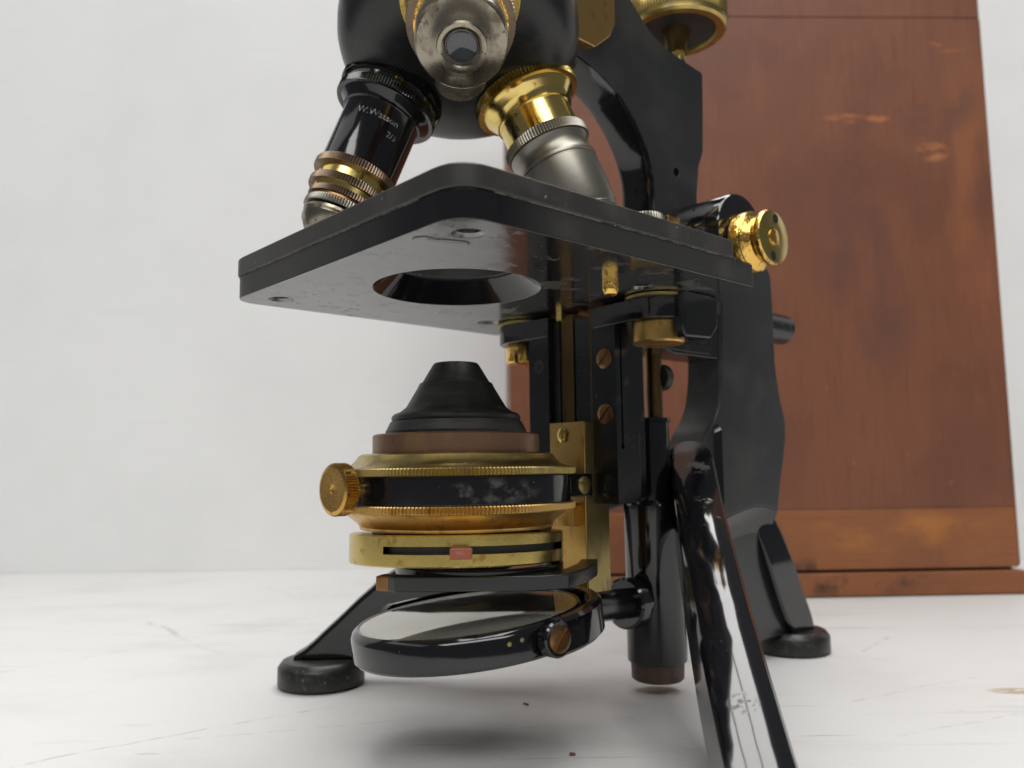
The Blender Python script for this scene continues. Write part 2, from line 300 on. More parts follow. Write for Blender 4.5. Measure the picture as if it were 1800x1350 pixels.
# ------------------------------------------------------------------ microscope
TH = R(41.95)
AXX, AXY = -12.9, 205.3
MIC = tag(empty('microscope', (AXX, AXY, 0), TH), 'antique black and brass microscope on splayed feet in front of the wooden case', 'microscope')
e1 = Vector((math.cos(TH), math.sin(TH), 0)); e2 = Vector((-math.sin(TH), math.cos(TH), 0))
def loc(w):                       # table coordinates (camera foot at the origin) -> microscope coordinates
    d = Vector((w[0]-AXX, w[1]-AXY, 0)); return Vector((d.dot(e1), d.dot(e2), w[2]))
def ldir(w): w = Vector(w); return Vector((w.dot(e1), w.dot(e2), w.z))

# --- foot: two forelegs, hind leg, three pads
pads = []
foot = empty('foot', (0, 0, 0)); foot.parent = MIC
def leg(o, d, tab, w, bend=0):
    o = Vector(o); d = Vector((d[0], d[1], 0)).normalized(); n1 = Vector((-d.y, d.x, 0)); n0 = Vector((0, -1, 0)); n0 = n0 if n0.dot(n1) > 0 else -n0; secs = []
    for s, zt, zb in tab:
        ww = w(s); t = min(1, max(0, (s+4)/34)); t = t*t*(3-2*t); n = n0.lerp(n1, t).normalized()
        arc = [(u/8*.87, zt-.8*(u/8)**2) for u in range(-8, 9)]
        sec = [(-1, zb+.8), (-1, zt-2.5), (-.97, zt-2.2)]+arc+[(.97, zt-2.2), (1, zt-2.5), (1, zb+.8), (.85, zb), (-.85, zb)]
        secs.append([tuple(o+d*s+n1*(bend*4*max(0, s/121)*(1-s/121))+n*(u*ww)+Vector((0, 0, z))) for u, z in sec])
    return loft(secs)
def smooth_tab(tab, n=40):
    out = []
    for i in range(n+1):
        s = tab[0][0]+(tab[-1][0]-tab[0][0])*i/n
        for j in range(len(tab)-1):
            if tab[j][0] <= s <= tab[j+1][0]+1e-6:
                t = (s-tab[j][0])/(tab[j+1][0]-tab[j][0])
                def cr4(k):
                    p0 = tab[max(j-1, 0)][k]; p1 = tab[j][k]; p2 = tab[j+1][k]; p3 = tab[min(j+2, len(tab)-1)][k]
                    return .5*((2*p1)+(-p0+p2)*t+(2*p0-5*p1+4*p2-p3)*t*t+(-p0+3*p1-3*p2+p3)*t**3)
                out.append((s, cr4(1), cr4(2))); break
    return out
ON, dN = Vector((95, 0, 0)), Vector((-91.5, -79.5, 0)).normalized()
tabN = [(s_, 76.3-.40*s_-.0009*s_*s_, zb_) for s_, zb_ in ((-6, 54), (0, 54), (15, 51), (32, 45), (50, 37), (65, 29), (81, 19.5), (92, 12.5), (100, 8.8), (110, 8.0), (120, 7.9), (126, 7.8))]
bm_obj('foreleg', leg(ON, dN, smooth_tab(tabN), lambda s: 6.6-.2*s/130, -2.0), LEGEN, foot, smooth=24)
OL, dL = Vector((96, 2, 0)), Vector((-.742, .671, 0)).normalized()
tabL = [(-6, 81, 54), (0, 76.8, 54), (21.6, 68, 55), (45, 59, 43.5), (70, 48.5, 28.3), (87, 41.0, 14.5), (96.5, 35.3, 9.5), (102, 30.9, 8.2), (113, 21.2, 7.9), (127, 9.8, 7.8)]
bm_obj('foreleg', leg(OL, dL, smooth_tab(tabL), lambda s: 6.3-1.6*s/130), ENAMEL, foot, smooth=24)
# hind leg: broad outer flange over a thinner web
fl = [((124.8, 57.9), (140.4, 57.8)), ((126.6, 47.6), (138.1, 51.4)), ((127.8, 39.4), (142.5, 41.7)), ((130.2, 31.6), (147.3, 31.5)), ((134.9, 21.4), (152.9, 20.8)), ((139.7, 13.2), (157.1, 13.5)), ((145.7, 7.2), (159.4, 7.1))]
def refine_n(pts, k):
    out = []; n = len(pts)
    for j in range(n-1):
        q = [pts[max(j-1, 0)], pts[j], pts[j+1], pts[min(j+2, n-1)]]
        for i in range(k):
            t = i/k; out.append([.5*(2*b+(-a+c)*t+(2*a-5*b+4*c-d)*t*t+(-a+3*b-3*c+d)*t**3) for a, b, c, d in zip(*q)])
    out.append(list(pts[-1])); return out
secs = []
for ax, az, bx, bz, w in refine_n([(*a, *b, w) for (a, b), w in zip(fl, (3.0, 3.4, 4.9, 5.9, 6.0, 6.0, 5.9))], 4):
    a, b = (ax, az), (bx, bz)
    secs.append([(a[0], -w, a[1]), (b[0]-1.6, -w-.5, b[1]), (b[0], -w+1.6, b[1]), (b[0], w-1.6, b[1]), (b[0]-1.6, w, b[1]), (a[0], w, a[1])])
bm_obj('hind_leg', loft(secs), ENAMEL, foot, smooth=60, bevel=1.0, seg=4)
mb = MB(); prism([(102.6, 56.1), (128.8, 55.9), (133.4, 28.7), (147.3, 7.4), (123.3, 7.5), (117, 21.1), (105.7, 36.7), (94, 43.5)], -3.4, 3.4, AZ, mb)
bm_obj('hind_web', mb, RUBBED, foot, bevel=.8, seg=3)
secs = []
for a, z in ((103, 49.9), (108, 51.0), (115.8, 52.5), (121.4, 53.2), (126.6, 53.0), (131.4, 52.2), (135.4, 50.8)):
    dz = 9 if a < 128 else 9-(a-128)*.5
    secs.append([(a, -6.45, z), (a, -6.1, z-.8), (a, -5.0, z-2.6), (a, -4.1, z-5), (a, -3.5, z-dz), (a, 3.5, z-dz), (a, 4.1, z-5), (a, 5, z-2.6), (a, 6.1, z-.8), (a, 6.45, z)])
bm_obj('cove', loft(secs), RUBBED, foot, smooth=60)
padprof = [(12.6, .2), (13.5, 1.0), (13.5, 6.0), (13.1, 6.6), (12.1, 7.9), (11.6, 8.1), (0.01, 8.0)]
for c in ((152.5, .6), tuple((ON+dN*117.5)[:2]), (6.5, 80.0)):
    bm_obj('foot_pad', lathe(padprof, 72, Matrix.Translation((c[0], c[1], 0))), PADM, foot)

# --- limb
pill = [(106.2, 128.9), (105.4, 109.1), (104.9, 101.2), (104.2, 94.3), (102.2, 86.4), (98.6, 80.7), (94.3, 76.1), (90.5, 69.8), (89.5, 58.1), (95.2, 50.7), (102.2, 50.0), (108.0, 51.1), (115.8, 52.6), (121.4, 53.3), (126.6, 53.1), (131.4, 52.3), (135.6, 50.9), (137.6, 59.2), (140.8, 69.1), (143.0, 76.9), (143.3, 82.5), (140.9, 89.1), (138.9, 98.0), (138.1, 104.3), (138.2, 124.1), (137.8, 134.7), (134.0, 140.7), (114.7, 140.8)]
mb = MB(); prism(pill, -6.6, 6.6, AZ, mb)
limb = bm_obj('pillar', mb, LIMBM, MIC, smooth=28, bevel=.55, seg=3)
arm = [(71.5, 123.2), (72.2, 143.1), (72.2, 151.5), (71.8, 158.3), (69.0, 165.5), (64.1, 172.4), (57.6, 178.3), (50.1, 182.0), (42.4, 184.4), (26.8, 187.2), (20.8, 193.8), (22.3, 234.5), (43.1, 238.5), (52.9, 227.1), (63.0, 211.4), (67.9, 207.6), (72.0, 204.5), (78.4, 202.1), (86.5, 200.7), (94.6, 199.9), (99.4, 199.5), (100.1, 198.9), (99.8, 190.0), (98.7, 171.6), (96.0, 166.0), (94.4, 156.3), (93.3, 137.0), (105.8, 124.9), (105.4, 117.0)]
mb = MB(); prism(arm, -6.5, 6.5, AZ, mb)
holec = cyl((83.7, -20, 161.0), (0, 1, 0), 1.5, 18, 24)
armo = bm_obj('arm', mb, LIMBM, MIC, smooth=28, bevel=.5, seg=3, cut=(holec,))
# front edge of the arm and of the pillar is glossier, rounded enamel
def edge_strip(path, w, name):
    secs = []
    for i, (a, z) in enumerate(path):
        p0 = Vector(path[max(i-1, 0)]); p1 = Vector(path[min(i+1, len(path)-1)]); t = (p1-p0).normalized(); n = Vector((t.y, -t.x))
        sec = []
        for u in (-1, -.9, -.7, -.4, 0, .4, .7, .9, 1):
            h = .25+.55*math.sqrt(max(0, 1-u*u)); sec.append((a+n.x*h, u*w, z+n.y*h))
        sec += [(a-n.x*1.2, w*.95, z-n.y*1.2), (a-n.x*1.2, -w*.95, z-n.y*1.2)]
        secs.append(sec)
    return loft(secs)
def refine(pts, k=4):
    out = []; n = len(pts)
    for j in range(n-1):
        p0, p1, p2, p3 = (Vector(pts[max(j-1, 0)]), Vector(pts[j]), Vector(pts[j+1]), Vector(pts[min(j+2, n-1)]))
        for i in range(k):
            t = i/k; out.append(tuple(.5*((2*p1)+(-p0+p2)*t+(2*p0-5*p1+4*p2-p3)*t*t+(-p0+3*p1-3*p2+p3)*t**3)))
    out.append(tuple(pts[-1])); return out
bm_obj('arm_front_edge', edge_strip(refine(arm[:10][::-1]), 6.35, 'e'), ENAMEL, armo, smooth=50)
bm_obj('pillar_front_edge', edge_strip(refine(pill[:8][::-1]), 6.45, 'e'), BLACKM, limb, smooth=50)
bm_obj('joint_pin', cyl((132, 0, 118.0), (1, 0, 0), 5.6, 23.5, 40, .6), RUBBED, limb)
mb = MB(); cyl((154.3, 0, 118.0), (1, 0, 0), 4.6, 1.6, 40, .4, mb=mb)
bm_obj('joint_pin_end', mb, RUBBED, limb)

# --- coarse focus: housing and brass knob on the pinion axle
KA, KZ = 93.6, 135.4
FK = frame((KA, 0, KZ), (0, -1, 0), (1, 0, 0))
hous = bm_obj('pinion_housing', lathe([(12.4, -4), (12.7, -2), (12.7, 22.5), (12.2, 23.3), (0.01, 23.5)], 96, frame((KA-.6, 0, KZ+3.4), (0, -1, 0), (1, 0, 0))), ENAMEL, MIC)
knob = bm_obj('coarse_focus_knob', lathe([(6, 23.3), (9.0, 23.6), (9.5, 24.2), (9.4, 26.6), (9.0, 27.3), (9.1, 27.6), (9.3, 27.9), (8.9, 28.4), (7.3, 29.4), (6.9, 30.0), (7.4, 31.2), (8.3, 32.0), (8.6, 32.6), (8.6, 33.4), (8.2, 34.0), (3.4, 34.05), (3.2, 33.3), (2.6, 33.3), (2.5, 34.3), (1.8, 34.6), (.01, 34.7)], 96, FK), HAMMER, MIC)
for s, d in ((1, 1), (-1, 1)):
    a = R(78 if s > 0 else 262)
    mbh = lathe([(1.5, 34.0), (1.5, 34.09), (.01, 34.09)], 20, FK @ Matrix.Translation((6.0*math.cos(a), 6.0*math.sin(a), 0)))
    bm_obj('spanner_hole', mbh, HOLE, knob)
bm_obj('knob_face', lathe([(8.1, 34.0), (8.0, 34.06), (3.45, 34.06), (3.4, 33.9)], 72, FK), BRASS, knob)
bm_obj('rack_cover', box(76, 86, -8.4, -6.7, 126, 145), BRASSD, armo, bevel=.3)

# --- fine focus: cup-shaped brass head on a stem
FF = frame((93.4, -1.0, 196.3), (0, 0, 1))
fine = bm_obj('fine_focus_head', lathe([(13.2, 24), (13.2, 17.6), (13.6, 16.8), (16.2, 16.8), (17.0, 17.6), (17.0, 19.3), (17.3, 19.6), (17.3, 25.5), (16.9, 26.2), (.01, 26.4)], 200, FF, knurl=(6, 7), depth=.42), BRASST, MIC, smooth=28)
bm_obj('cup_lining', lathe([(13.1, 17.9), (13.05, 25.6), (.01, 25.7)], 96, FF), BLACKM, fine)
bm_obj('stem', lathe([(2.9, 0), (2.9, 9.8), (2.7, 10.0)], 56, FF), BRASSY, fine)
bm_obj('stem_cone', lathe([(3.4, 9.8), (3.5, 12), (4.6, 16), (6.5, 25)], 56, FF), DARKB, fine)
hh = frame((93.4, -1, 202.4), (-.05, -1, 0)); bm_obj('tommy_hole', lathe([(.8, 2.6), (.8, 2.95), (.01, 2.95)], 20, hh), HOLE, fine)

# --- tube slide block
bl = [(36.5, 238), (34.1, 194.7), (36.5, 188.8), (44.2, 188.7), (50.7, 194.1), (53.4, 199.1), (54, 238)]
mb = MB(); prism(bl, -8.4, 8.4, AZ, mb); bm_obj('tube_slide', mb, BRASSD, MIC, bevel=.5, seg=2)

# --- stage
outl = [(-38.3, -48.4), (57.2, -48.5), (59.5, -41.6), (62, -38.2), (65, -35.6), (66.6, -31.7), (66.0, 34), (60, 38), (56.6, 49.8), (-38.3, 49.8)]
lower = roundpoly(outl, [7.5, .4, 0, 2, 2, 1, 1, 2, 4, 7.5])
mb = MB(); prism(lower, 112.5, 118.3, mb=mb)
cuts = [lathe([(21.6, 111.9), (21.2, 112.5), (15.4, 118.9), (15.4, 119.5)], 96, Matrix.Translation((-.5, .4, 0)))]
HS = [(-29.0, 39.7), (-29.3, -39.8), (34.8, -30.3), (37.1, 32.7)]
for a, b in HS: cuts.append(lathe([(3.5, 112.0), (3.3, 112.5), (2.5, 113.2), (2.45, 116.2)], 40, Matrix.Translation((a, b, 0))))
stage = bm_obj('stage', mb, UNDER, MIC, bevel=.35, seg=2, cut=cuts)
stage.data.materials.append(ENAMEL)
for p_ in stage.data.polygons:
    if abs(p_.normal.z) < .3 and (p_.center.x**2+p_.center.y**2)**.5 > .025 and min(math.hypot(p_.center.x/S-a, p_.center.y/S-b) for a, b in HS) > 4: p_.material_index = 1
    if .1 < abs(p_.normal.z) < .97 and .0165 < (p_.center.x**2+p_.center.y**2)**.5 < .0208: p_.material_index = 1
# worn side band of the lower plate; fade paints the corner's darker reflection
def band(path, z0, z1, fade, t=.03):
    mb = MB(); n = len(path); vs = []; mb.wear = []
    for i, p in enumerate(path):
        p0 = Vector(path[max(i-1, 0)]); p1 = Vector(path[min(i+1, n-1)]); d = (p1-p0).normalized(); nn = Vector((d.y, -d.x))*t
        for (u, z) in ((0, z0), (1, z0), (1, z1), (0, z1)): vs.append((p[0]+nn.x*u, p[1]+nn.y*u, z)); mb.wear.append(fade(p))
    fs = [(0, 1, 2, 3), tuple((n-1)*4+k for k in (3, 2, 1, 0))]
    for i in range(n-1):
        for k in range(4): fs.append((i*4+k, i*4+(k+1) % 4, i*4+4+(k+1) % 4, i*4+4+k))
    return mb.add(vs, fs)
bm_obj('worn_side_reflection', band([(-29+i*(85.9/24), -48.4-.1*i/24) for i in range(25)], 112.75, 118.2, lambda p: min(1, max(0, (p[0]+28.5)/14))), SIDEW, stage)
lc = [p for p in roundpoly([(-38.3, 20), (-38.3, 49.8), (10, 49.8)], [0, 7.5, 0])][1:-1]
bm_obj('worn_side_reflection', band([(0, 49.8)]+lc[::-1]+[(-38.3, 38-i*3.1) for i in range(25)], 112.75, 118.2, lambda p: min(1, max(0, (p[1]+36.5)/45))), SIDEW, stage)
up = roundpoly([(-38.8, -48.9), (48.6, -48.9), (48.6, 50.3), (-38.8, 50.3)], [8, 1.0, 3, 8])
mb = MB(); prism(up, 118.45, 123.1, mb=mb)
top = bm_obj('top_plate', mb, SATIN, stage, bevel=.5, seg=3, cut=[cyl((0, 0, 117), (0, 0, 1), 14.5, 9, 64)])
for a, b in HS: bm_obj('countersunk_screw', lathe([(2.4, 115.0), (2.4, 114.6), (1.9, 114.3), (.01, 114.2)], 28, Matrix.Translation((a, b, 0))), HOLE, stage)
dr = []
for px_, py_ in ((-35.2, -32.4), (-33.6, -34.8), (-31.0, -34.2), (-28.5, -35.6), (-25.4, -36.6), (-23.4, -36.2), (-23.9, -34.2), (-25.6, -31.6), (-26.2, -28.6), (-28.6, -27.9), (-30.8, -29.6), (-33.8, -30.2)): dr.append((px_-.8, py_+1.7))
dr = roundpoly(dr, 1.6, 4); mb = MB(); prism(dr, 112.16, 112.6, mb=mb)
bm_obj('lacquer_drip', mb, UNDER, stage, bevel=.28, seg=3)
DUSTL = MAT('joint_dust', (.03, .029, .027), 0, .7, 1.4, 0, ((.30, I3, .42, .60, (.15, .145, .13), .8, None), (1.1, I3, .52, .66, (.27, .26, .235), .8, None)), ())
bm_obj('dusty_joint', band([(-30+i*(86/24), -48.4-.1*i/24) for i in range(25)], 118.28, 118.47, lambda p: 1, .22), DUSTL, stage)
bm_obj('dusty_joint', band([(0, 49.8)]+lc[::-1]+[(-38.3, 38-i*3.1) for i in range(25)], 118.28, 118.47, lambda p: 1, .2), DUSTL, stage)
# clip socket on the stage top and a hanging clip pin
bm_obj('clip_nut', lathe([(3.4, 125.2), (4.3, 125.4), (4.3, 127.4), (3.9, 128.0), (2.4, 128.3), (.01, 128.5)], 80, Matrix.Translation((19.5, -44.5, -3.4)), knurl=(1, 2), depth=.25), NICKEL, stage)
bm_obj('clip_pin', lathe([(2.0, 115), (2.0, 110.6), (1.6, 109.4), (.8, 109.0), (.01, 108.9)], 40, Matrix.Translation((22.3, -30.8, -.6))), HAMMER, stage)
bm_obj('stop_pin', lathe([(1.2, 115), (1.2, 112.0), (.01, 111.8)], 24, Matrix.Translation((43.1, 7.2, -2))), BRASS, stage)
# ear of the bracket that carries the stage
mb = MB(); prism([(45.6, 110.8), (45.4, 103), (46.2, 100.4), (57.8, 100.9), (60.9, 104.3), (61.6, 112.6), (45.8, 112.6)], 24, 35.1, AZ, mb)
bm_obj('bracket_ear', mb, RUBBED, MIC, bevel=.7, seg=3)
mb = MB(); prism([(60, 112.6), (64, 105), (80, 102), (106, 102), (106, 118), (60, 118)], -6, 6, AZ, mb)
bm_obj('stage_bracket', mb, RUBBED, MIC, bevel=.6)

# --- substage cross bar with lugs and brass nuts
def lug(c, sgn, inner):
    pts = [(41.0, inner), (54.5, inner)]
    arc = [(47.5+8.0*math.cos(R(180*i/14)), c+sgn*8.0*math.sin(R(180*i/14))) for i in range(15)]
    mb = MB(); prism(pts[:1]+pts[1:]+arc, 105.5, 111.4, mb=mb); return mb
xbar = empty('substage_lugs', (0, 0, 0)); xbar.parent = MIC
bm_obj('lug', lug(27.2, 1, 10.2), ENAMEL, xbar, bevel=.4, seg=2)
bm_obj('lug', lug(-25.2, -1, -6.9), ENAMEL, xbar, bevel=.4, seg=2)
for b in (-25.2, 27.2):
    MM = Matrix.Translation((47.5, b, -2.1))
    bm_obj('washer', lathe([(8.3, 113.42), (8.6, 113.6), (8.6, 114.3), (8.2, 114.48)], 64, MM), BRASSG, xbar)
    rn = 7.0 if b < 0 else 6.0
    nut = lathe([(rn-.5, 101.7), (rn, 102.2), (rn, 107.0), (rn-.3, 107.58)], 64, MM)
    bm_obj('nut', nut, BRASSD if b < 0 else HAMMER, xbar, cut=[box(-12, 12, -.5, .5, 101, 104.6, MM @ Matrix.Rotation(R(-58 if b < 0 else 20), 4, 'Z'))])

# --- substage slide
sl = bm_obj('slide_back', box(50.2, 61, -9, 12, 57.8, 110), RUBBED, MIC, bevel=.3)
sidecut = box(43.0, 43.65, -20, -11.5, 73, 114); holec2 = cyl((43.3, -18, 72.6), (0, 1, 0), .75, 6, 20)
guideR = bm_obj('slide_guide', prism([(41, -15.5), (46.7, -15.5), (46.7, -11.2), (53, -11.2), (53, -6.9), (41, -6.9)], 57.3, 110.6), RUBBED, sl, bevel=.3, cut=(sidecut, holec2))
bm_obj('guide_foot', box(46.5, 50.8, -15.45, -11, 57.6, 76.5), RUBBED, sl, bevel=.4)
guideL = bm_obj('slide_guide', box(41, 52, 10.2, 18.6, 57.3, 110.6), RUBBED, sl, bevel=.3, cut=(cyl((40, 14.3, 97), (1, 0, 0), 1.15, 5, 24),))
bm_obj('hole_rim', lathe([(1.2, 0), (2.0, .05), (2.0, .0)], 28, frame((40.96, 14.3, 97), (-1, 0, 0))), BLACKM, sl)
bm_obj('gib_strip', box(43.2, 50, 7.8, 10.1, 70, 110), BLACKM, sl)
bm_obj('brass_channel', box(43.6, 50, 2.5, 7.5, 70, 111.5), DARKB, sl, bevel=.2)
bm_obj('rack_bar', box(44.0, 50, -4.5, 2.3, 70, 110), RUBBED, sl, bevel=.2)
bm_obj('brass_gib', box(42.6, 50, -6.8, -4.7, 70, 111.3), DARKB, sl, bevel=.2)
for zz in (96.7, 81.5): screw(sl, (41.0, -11.7, zz), (-1, 0, 0), 2.75, R(-48), BRASSB, .5, .75)
screw(sl, (41.0, -12.0, 61.5), (-1, 0, 0), 2.6, R(20), RUBBED, .4, .3)
for k in range(5): bm_obj('scale_mark', box(43.9, 44.05, -2.2+(k % 2)*.6, .4, 94.5+k*1.1, 94.72+k*1.1), BLACKM, sl)
# brass carriage riding in the slide
car = bm_obj('substage_carriage', box(37.6, 46.9, -6.6, 6.8, 33.4, 79.8), BRASSD, MIC, bevel=.35)
bm_obj('carriage_side', box(37.9, 46.7, -6.92, -6.55, 33.6, 79.5), BRASSG, car)
screw(car, (37.6, 1.3, 76.2), (-1, 0, 0), 2.1, R(0), BRASS, .5, .6)
bm_obj('hinge_plate', box(35.2, 37.8, -4.0, 2, 51.3, 57.2), BRASSD, car, bevel=.3)

# --- condenser (the loose substage hangs a degree out of true)
def tilt(deg, z): return Matrix.Translation((0, 0, z)) @ Matrix.Rotation(R(-deg), 4, ldir((1, 0, 0))) @ Matrix.Translation((0, 0, -z))
TC = Matrix.Translation((-.82, .74, 1.24)) @ Matrix.Diagonal((.98, .98, .966, 1)); TI = TC @ tilt(2.3, 49)
cond = bm_obj('condenser_cone', lathe([(3.6, 94.2), (4.2, 95.2), (5.5, 95.4), (5.9, 95.0), (8.7, 90.25), (9.25, 90.15), (9.45, 89.7), (10.0, 88.6), (11.4, 86.2), (12.7, 84.0), (14.3, 82.7), (15.7, 82.2), (16.25, 81.6), (16.35, 80.9), (16.1, 80.5), (16.6, 80.25), (17.4, 78.6), (17.8, 77.8), (17.8, 76.6)], 128, TC), CONE, MIC, smooth=25)
bm_obj('collar', lathe([(17, 77), (20.6, 77), (21, 76.6), (21, 72.0)], 128, TC), COPPER, cond)
flange = bm_obj('upper_flange', lathe([(20, 72.1), (23.6, 72.1), (24.4, 71.7), (25.1, 70.6), (26.4, 69.4), (28.2, 68.8), (29.6, 68.55), (30.0, 68.3), (30.0, 66.95), (29.4, 66.7), (20, 66.7)], M=TC, teeth=210, knurl=(7, 8), depth=.5), BRASST, cond, smooth=28)
bm_obj('lower_flange', lathe([(20, 59.95), (29.4, 59.95), (29.8, 59.7), (29.8, 58.4), (29.3, 58.1), (28.0, 57.9), (24.8, 55.3), (24.1, 54.4), (24.0, 53.7), (20, 53.5)], M=TC, teeth=210, knurl=(2, 3), depth=.5), BRASSD, cond, smooth=28)
# --- carrier ring of the substage
mb = MB(); ring(24, 28.75, 60.0, 66.6, 160, TC, mb=mb)
cring = bm_obj('carrier_ring', mb, RINGEN, MIC, bevel=.25)
mb = MB(); prism([(26, -9.5), (34, -8.6), (41.2, -8.6), (41.2, 7.2), (34, 7.2), (26, 9.5)], 60.1, 66.5, TC, mb)
bm_obj('ring_arm', mb, ENAMEL, cring, bevel=.5, seg=2)
screw(cring, (36.0, -7.7, 62.4), (0, -1, 0), 2.4, R(70), BRASSG, .7, .5)
ta = R(182.5); tdir = Vector((math.cos(ta), math.sin(ta), 0)); FT = TC @ frame(tuple(tdir*28 + Vector((0, 0, 63.9))), tdir, (0, 0, 1))
ts = bm_obj('thumb_screw', lathe([(3.8, 4.6), (5.7, 4.8), (6.0, 5.1), (6.0, 7.7), (5.75, 8.0), (4.9, 8.25), (5.0, 8.2), (1.2, 8.05), (.9, 7.8), (.01, 7.7)], teeth=52, M=FT, knurl=(2, 3), depth=.55), THUMB, cring, smooth=28)
bm_obj('screw_shaft', lathe([(1.7, 0), (1.7, 3.2), (2.6, 3.4), (2.6, 4.7)], 32, FT), BRASSD, ts)

# --- iris diaphragm box
neck = bm_obj('iris_box', lathe([(18, 54.2), (20.8, 54.2), (20.8, 52.5), (26.1, 52.5), (26.5, 52.2), (26.5, 50.0), (24.6, 50.0), (24.6, 48.2), (26.5, 48.2), (26.5, 45.6), (26.2, 45.3), (22, 45.3), (22, 46), (.01, 46.2)], 180, TI), BRASS, MIC)
a0 = R(-90-34.8)-TH; a1 = R(-90+77)-TH
ringw = MB()
lathe([(24.5, 48.15), (26.48, 48.15), (26.48, 50.05), (24.5, 50.05)], 160, TI, a0=a1, a1=a0+2*math.pi, mb=ringw)
bm_obj('iris_wall', ringw, BRASS, neck)
bm_obj('iris_slot', lathe([(24.75, 48.1), (24.75, 50.1)], 90, TI, a0=a0, a1=a1), BLACKM, neck)
at = R(-90+5.5)-TH; ad = Vector((math.cos(at), math.sin(at), 0)); MT = TI @ frame((ad.x*24, ad.y*24, 49.3), ad, (0, 0, 1))
lev = MB(); box(-.9, .75, -2.3, 2.3, 0, 5.6, MT, lev)
lever = bm_obj('iris_lever', lev, BRASSB, neck, bevel=.5, seg=3)
mb = MB(); box(-1.9, .6, -2.45, 2.45, 5.65, 6.5, MT, mb); bm_obj('lever_tip', mb, RED, lever, bevel=.35, seg=2)
bm_obj('iris_leaves', lathe([(21.9, 45.9), (.01, 45.95)], 64, TI), BLACKM, neck)
bm_obj('neck_seal', lathe([(21.0, 54.0), (21.0, 52.55)], 96, TI), BLACKM, neck)

# --- swing-out filter holder
FC = loc((-8.5, 205.5, 0)); fr = MB(); ring(17.6, 20.5, 42.4, 44.6, 128, Matrix.Translation((FC[0], FC[1], 0)), fr)
fh = bm_obj('filter_holder', fr, RUBBED, MIC, bevel=.3)
p = [loc((x, y, 0)) for x, y in ((-28, 186.2), (-26.3, 184.5), (6, 184.4), (12, 186.5), (17, 196), (20.5, 208), (21.5, 216), (17, 216), (15.5, 207), (12.2, 197.5), (8, 191), (3, 188.6), (-24, 188.8), (-27.6, 190))]
mb = MB(); prism([(q.x, q.y) for q in p], 40.3, 43.7, mb=mb)
bm_obj('holder_arm', mb, RUBBED, fh, bevel=.4, seg=2)
p = [loc((x, y, 0)) for x, y in ((-31.2, 188), (-27.9, 186.6), (-26.2, 190.8), (-29.9, 192))]
mb = MB(); prism([(q.x, q.y) for q in p], 40.2, 43.6, mb=mb); bm_obj('holder_tab', mb, BRASSB, fh, bevel=.5, seg=2)

# --- mirror in its gimbal on the tailpiece
MN = Vector((-.095, .055, .99)).normalized(); MC = Vector((.3, -2.2, 32.6)); FM = frame(MC, MN, (1, 0, 0))
cell = bm_obj('mirror_cell', lathe([(26.0, -.5), (26.15, .15), (26.8, .28), (27.2, .0), (27.8, -.5), (28.3, -1.6), (28.3, -6.6), (27.8, -7.2), (0.01, -7.4)], 144, FM), ENAMEL, MIC, smooth=32)
mg = lathe([(26.08, .1), (25.5, .2), (.01, .18)], 128, FM)
bm_obj('mirror_glass', mg, MIRROR, cell, smooth=60)
for ang, zz in ((R(-112), -2.6), (R(-106), -2.3)):
    c = FM @ Vector((28.2*math.cos(ang), 28.2*math.sin(ang), zz)); bm_obj('paint_chip', lathe([(.55, -.2), (.5, .12), (.01, .2)], 10, frame(c, FM.to_3x3() @ Vector((math.cos(ang), math.sin(ang), 0)))), BRASSG, cell)
gm = MB(); g0, g1 = R(-93), R(93)
def gsec(t):
    hz = 3.9
    return [FM @ Vector((r*math.cos(t), r*math.sin(t), z-3.2)) for r, z in ((29.3, -hz), (31.4, -hz), (32.2, -hz+.8), (32.2, hz-.8), (31.4, hz), (29.3, hz))]
loft([[tuple(q) for q in gsec(g0+(g1-g0)*i/64)] for i in range(65)], gm)
for t in (g0, g1):
    c = FM @ Vector((29.2*math.cos(t), 29.2*math.sin(t), -3.2)); ax = FM.to_3x3() @ Vector((math.cos(t), math.sin(t), 0)); cyl(tuple(c), ax, 3.95, 3.05, 40, .4, mb=gm)
gim = bm_obj('mirror_gimbal', gm, ENAMEL, MIC, smooth=40)
t = g0; c = FM @ Vector((32.15*math.cos(t), 32.15*math.sin(t), -3.2)); screw(gim, tuple(c), FM.to_3x3() @ Vector((math.cos(t), math.sin(t), 0)), 2.95, R(-40), BRASSB, .55, .45)
A0 = Vector((30.8, -1.6, 29.2)); A1 = Vector((74.7, 0, 26.9)); AD = (A1-A0); FA = frame(A0, AD); LA = AD.length
bm_obj('mirror_arm', lathe([(4.3, 0), (4.3, LA-14.5), (4.0, LA-14)], 64, FA), RUBBED, gim)
tail = bm_obj('tailpiece', lathe([(8.75, 9.3), (8.95, 9.9), (8.95, 55.5), (8.6, 56.1), (5.6, 57), (5.6, 80.6), (6.1, 80.9), (6.1, 81.9), (5.4, 82.1), (2.5, 82.2)], 96, Matrix.Translation((74.7, 0, 0))), ENAMEL, MIC, smooth=30)
bm_obj('arm_boss', lathe([(6.6, LA-15.6), (7.3, LA-15.0), (7.3, LA-11.9), (6.8, LA-11.2), (5.2, LA-10.6), (5.2, LA)], 72, FA), ENAMEL, tail)
bm_obj('fibre_plug', lathe([(7.2, 3.8), (7.8, 4.4), (8.0, 9.4)], 72, Matrix.Translation((74.7, 0, 0))), RUST, tail)
bm_obj('brass_rod', lathe([(2.56, 81.5), (2.56, 105.5)], 48, Matrix.Translation((77.0, 0, 0))), DARKB, tail)
bm_obj('rod_knob', cyl((79, 0, 95.0), (1, 0, 0), 4.2, 3.0, 32), BLACKM, tail)
